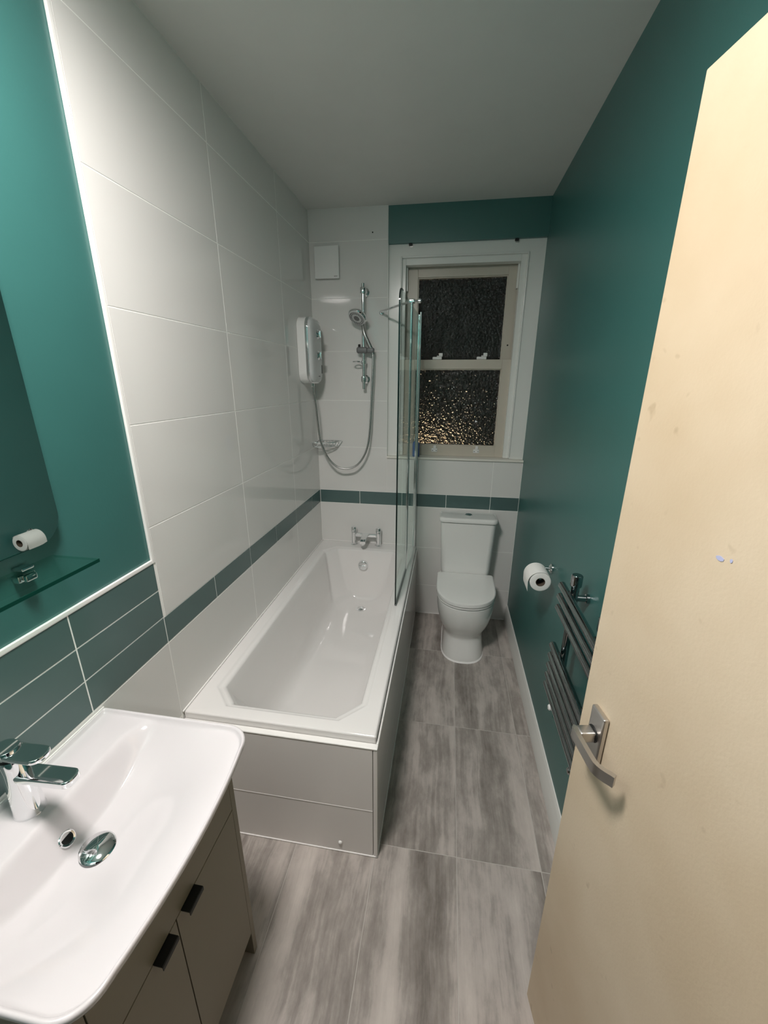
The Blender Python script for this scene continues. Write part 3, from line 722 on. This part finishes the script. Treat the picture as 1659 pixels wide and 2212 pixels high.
rings.append([(max(x, .0008), y, .790) for x, y in scl(.84)])
rings.append([(max(x, .0008), y, .800) for x, y in scl(.90)])
rings.append([(max(x, .0008), y, .815) for x, y in scl(.955)])
rings.append([(max(x, .0008), y, .826) for x, y in scl(.992)])
rings.append([(x, y, .832) for x, y in scl(1.0)])
rings.append([(x, y, .838) for x, y in scl(1.0)])
rings.append([(x, y, .8415) for x, y in scl(.994)])
rings.append([(x, y, .8425) for x, y in scl(.984)])
rings.append([(x, y, .8420) for x, y in scl(.974)])
rings.append([(x, y, .8385) for x, y in scl(.966)])
rings.append([(x, y, min(.8345, bowl(x, y)+.001)) for x, y in scl(.955)])
for k in range(1, 74):
    f = .955*(1-k/74); rings.append([(x, y, bowl(x, y)) for x, y in scl(f)])
rings.append([(BC[0]+(p[0]-BC[0])*.002, BC[1]+(p[1]-BC[1])*.002, bowl(*BC)) for p in OL])
MB().loft(rings).build('basin', 'ceramic', wsb, 60)
# overflow
od = Vector((.80, 0, .60)).normalized(); oc = Vector((.1465, BYC-.012, bowl(.1465, BYC-.012)))
o = MB().lathe([(.0165, -.004), (.0165, .0025), (.0145, .004), (.0115, .003), (.0105, .0005)], oc, od, 32).build('overflow_ring', 'chrome', wsb)
MB().lathe([(.0103, -.003), (.0103, .0009), (0, .001)], oc, od, 24).build('overflow_hole', 'hole', o)
wc_ = Vector((.212, BYC-.008, bowl(.212, BYC-.008)))
wo = MB().lathe([(.030, -.004), (.030, .0015), (.026, .002), (.022, .0005)], wc_, (.12, 0, 1), 32).build('waste_ring', 'chrome', wsb)
MB().lathe([(.020, -.002), (.020, .005)], wc_, (.12, 0, 1), 24).build('waste_stem', 'black', wo)
MB().lathe([(.026, .004), (.0325, .0055), (.0335, .008), (.030, .011), (.018, .0145), (0, .016)], wc_, (.12, 0, 1), 36).build('pop_up_plug', 'chrome', wo)
MB().box(.0003, .004, -2.50, -1.979, .838, .846, .0015).build('sealant', 'silicone', wsb)

bt2 = thing('basin_tap', 'chrome single-lever basin mixer tap on the washbasin', 'tap', (.062, BYC-.004, ZD))
TXb, TYb = .066, BYC-.004
b = MB(); rs = []
for z, r_, dx in ((ZD-.001, .0275, 0), (ZD+.003, .0275, 0), (ZD+.006, .0255, 0), (ZD+.05, .0245, .001), (ZD+.09, .0235, .002), (ZD+.118, .0225, .001), (ZD+.142, .0225, -.002), (ZD+.146, .021, -.002)):
    rs.append([(TXb+dx+r_*1.12*math.cos(2*PI*k/32), TYb+r_*math.sin(2*PI*k/32), z) for k in range(32)])
b.loft(rs); b.build('body', 'chrome', bt2)
def plate(cx, hl, hw_, r, z0, z1, slope, bev): 
    return MB().prism(rrect(cx, TYb, hl, hw_, r, 8), lambda u, v, d: (u, v, d+(u-TXb)*slope), z0, z1, bev)
plate(TXb+.066, .074, .0190, .0165, ZD+.096, ZD+.1125, .06, .004).build('spout', 'chrome', bt2)
MB().lathe([(.0105, 0), (.0105, .010), (.008, .012)], (TXb+.116, TYb, ZD+.109), (0, 0, -1), 18).build('aerator', 'chrome', bt2)
lv = plate(TXb+.026, .060, .0205, .0185, ZD+.1535, ZD+.164, .05, .003).build('lever', 'chrome', bt2)
plate(TXb-.008, .026, .0215, .0200, ZD+.152, ZD+.170, .05, .004).build('lever_hub', 'chrome', lv)
MB().lathe([(.0185, 0), (.0185, .010)], (TXb-.002, TYb, ZD+.1445), n=28).build('cartridge_neck', 'black', bt2)

vc = thing('vanity_cabinet', 'greige vanity cabinet with black tab handles under the washbasin', 'cabinet', (.2, BYC, 0))
VX, VY0, VY1 = .388, -2.480, -2.022
MB().box(.006, VX, VY1-.018, VY1, .0006, .793, .001).build('side_panel', 'cabinet', vc)
MB().box(.006, VX, VY0, VY0+.018, .0006, .793, .001).build('side_panel', 'cabinet', vc)
MB().box(.006, VX-.02, VY0+.018, VY1-.018, .105, .120).box(.006, .012, VY0+.018, VY1-.018, .12, .775).build('carcass', 'cabinet', vc)
MB().box(VX-.060, VX-.045, VY0+.018, VY1-.018, .0006, .105).build('plinth', 'plinth', vc)
MB().box(VX-.018, VX+.001, VY0+.0195, VY1-.0200, .626, .789, .001).build('drawer_front', 'cabinet', vc)
YS = -2.272
for y0, y1, hy in ((YS+.0012, VY1-.0200, -2.232), (VY0+.0195, YS-.0012, -2.318)):
    d = MB().box(VX-.018, VX+.001, y0, y1, .108, .623, .001).build('cabinet_door', 'cabinet', vc)
    poly = [(-.016, .6232), (.020, .6232), (.022, .6215), (.022, .612), (.0205, .612), (.0200, .6205), (-.016, .6216)]
    MB().prism(poly, lambda u, v, dd: (VX+u, dd, v), hy-.024, hy+.024).build('tab_handle', 'black', d)

# ================================================================== MIRROR + GLASS SHELF
mi = thing('wall_mirror', 'frameless mirror with rounded corners on the teal wall', 'mirror', (0, -2.25, 1.35))
ml = rrect(-2.245, 1.74, .266, .392, .060, 10)
MB().prism(ml, lambda u, v, d: (d, u, v), .0098, .0142).build('backing', 'mirror_edge', mi)
MB().prism(ml, lambda u, v, d: (d, u, v), .0143, .0149).build('mirror_face', 'mirror', mi)
MB().box(-.0062, .0097, -2.40, -2.09, 1.5, 2.0).build('spacer', 'grey_plastic', mi)
gs = thing('glass_shelf', 'clear green-edged glass shelf under the mirror', 'shelf', (0, -2.25, 1.30))
sh = MB().box(-.004, .1192, -2.508, -2.0005, 1.3003, 1.3083).build('shelf_pane', 'shelf_glass', gs, 0)
MB().box(.1194, .1202, -2.508, -2.0005, 1.3003, 1.3083).build('front_edge', 'shelf_edge', sh, 0)
MB().box(0, .1192, -2.0003, -1.9996, 1.3020, 1.3070).build('end_edge', 'shelf_glass', sh, 0)
for y in (-2.078, -2.430):
    MB().box(-.0062, .012, y-.020, y+.020, 1.283, 1.2995, .004).box(.012, .024, y-.013, y+.013, 1.284, 1.2998, .004).box(-.0062, .020, y-.014, y+.014, 1.3088, 1.316, .003).build('shelf_bracket', 'chrome', gs)

# blue bottle on the sill, mostly behind the screen
bo = thing('small_bottle', 'small blue bottle on the window sill behind the screen', 'bottle', (.690, .035, ZW0))
MB().lathe([(.022, 0), (.024, .004), (.024, .085), (.018, .098), (.011, .104)], (.688, .030-.012, ZW0+.0035), n=24).build('bottle_body', 'blue', bo)
MB().lathe([(.012, 0), (.012, .022), (.010, .024), (0, .0245)], (.688, .018, ZW0+.1080), n=18).build('cap', 'white_plastic', bo)
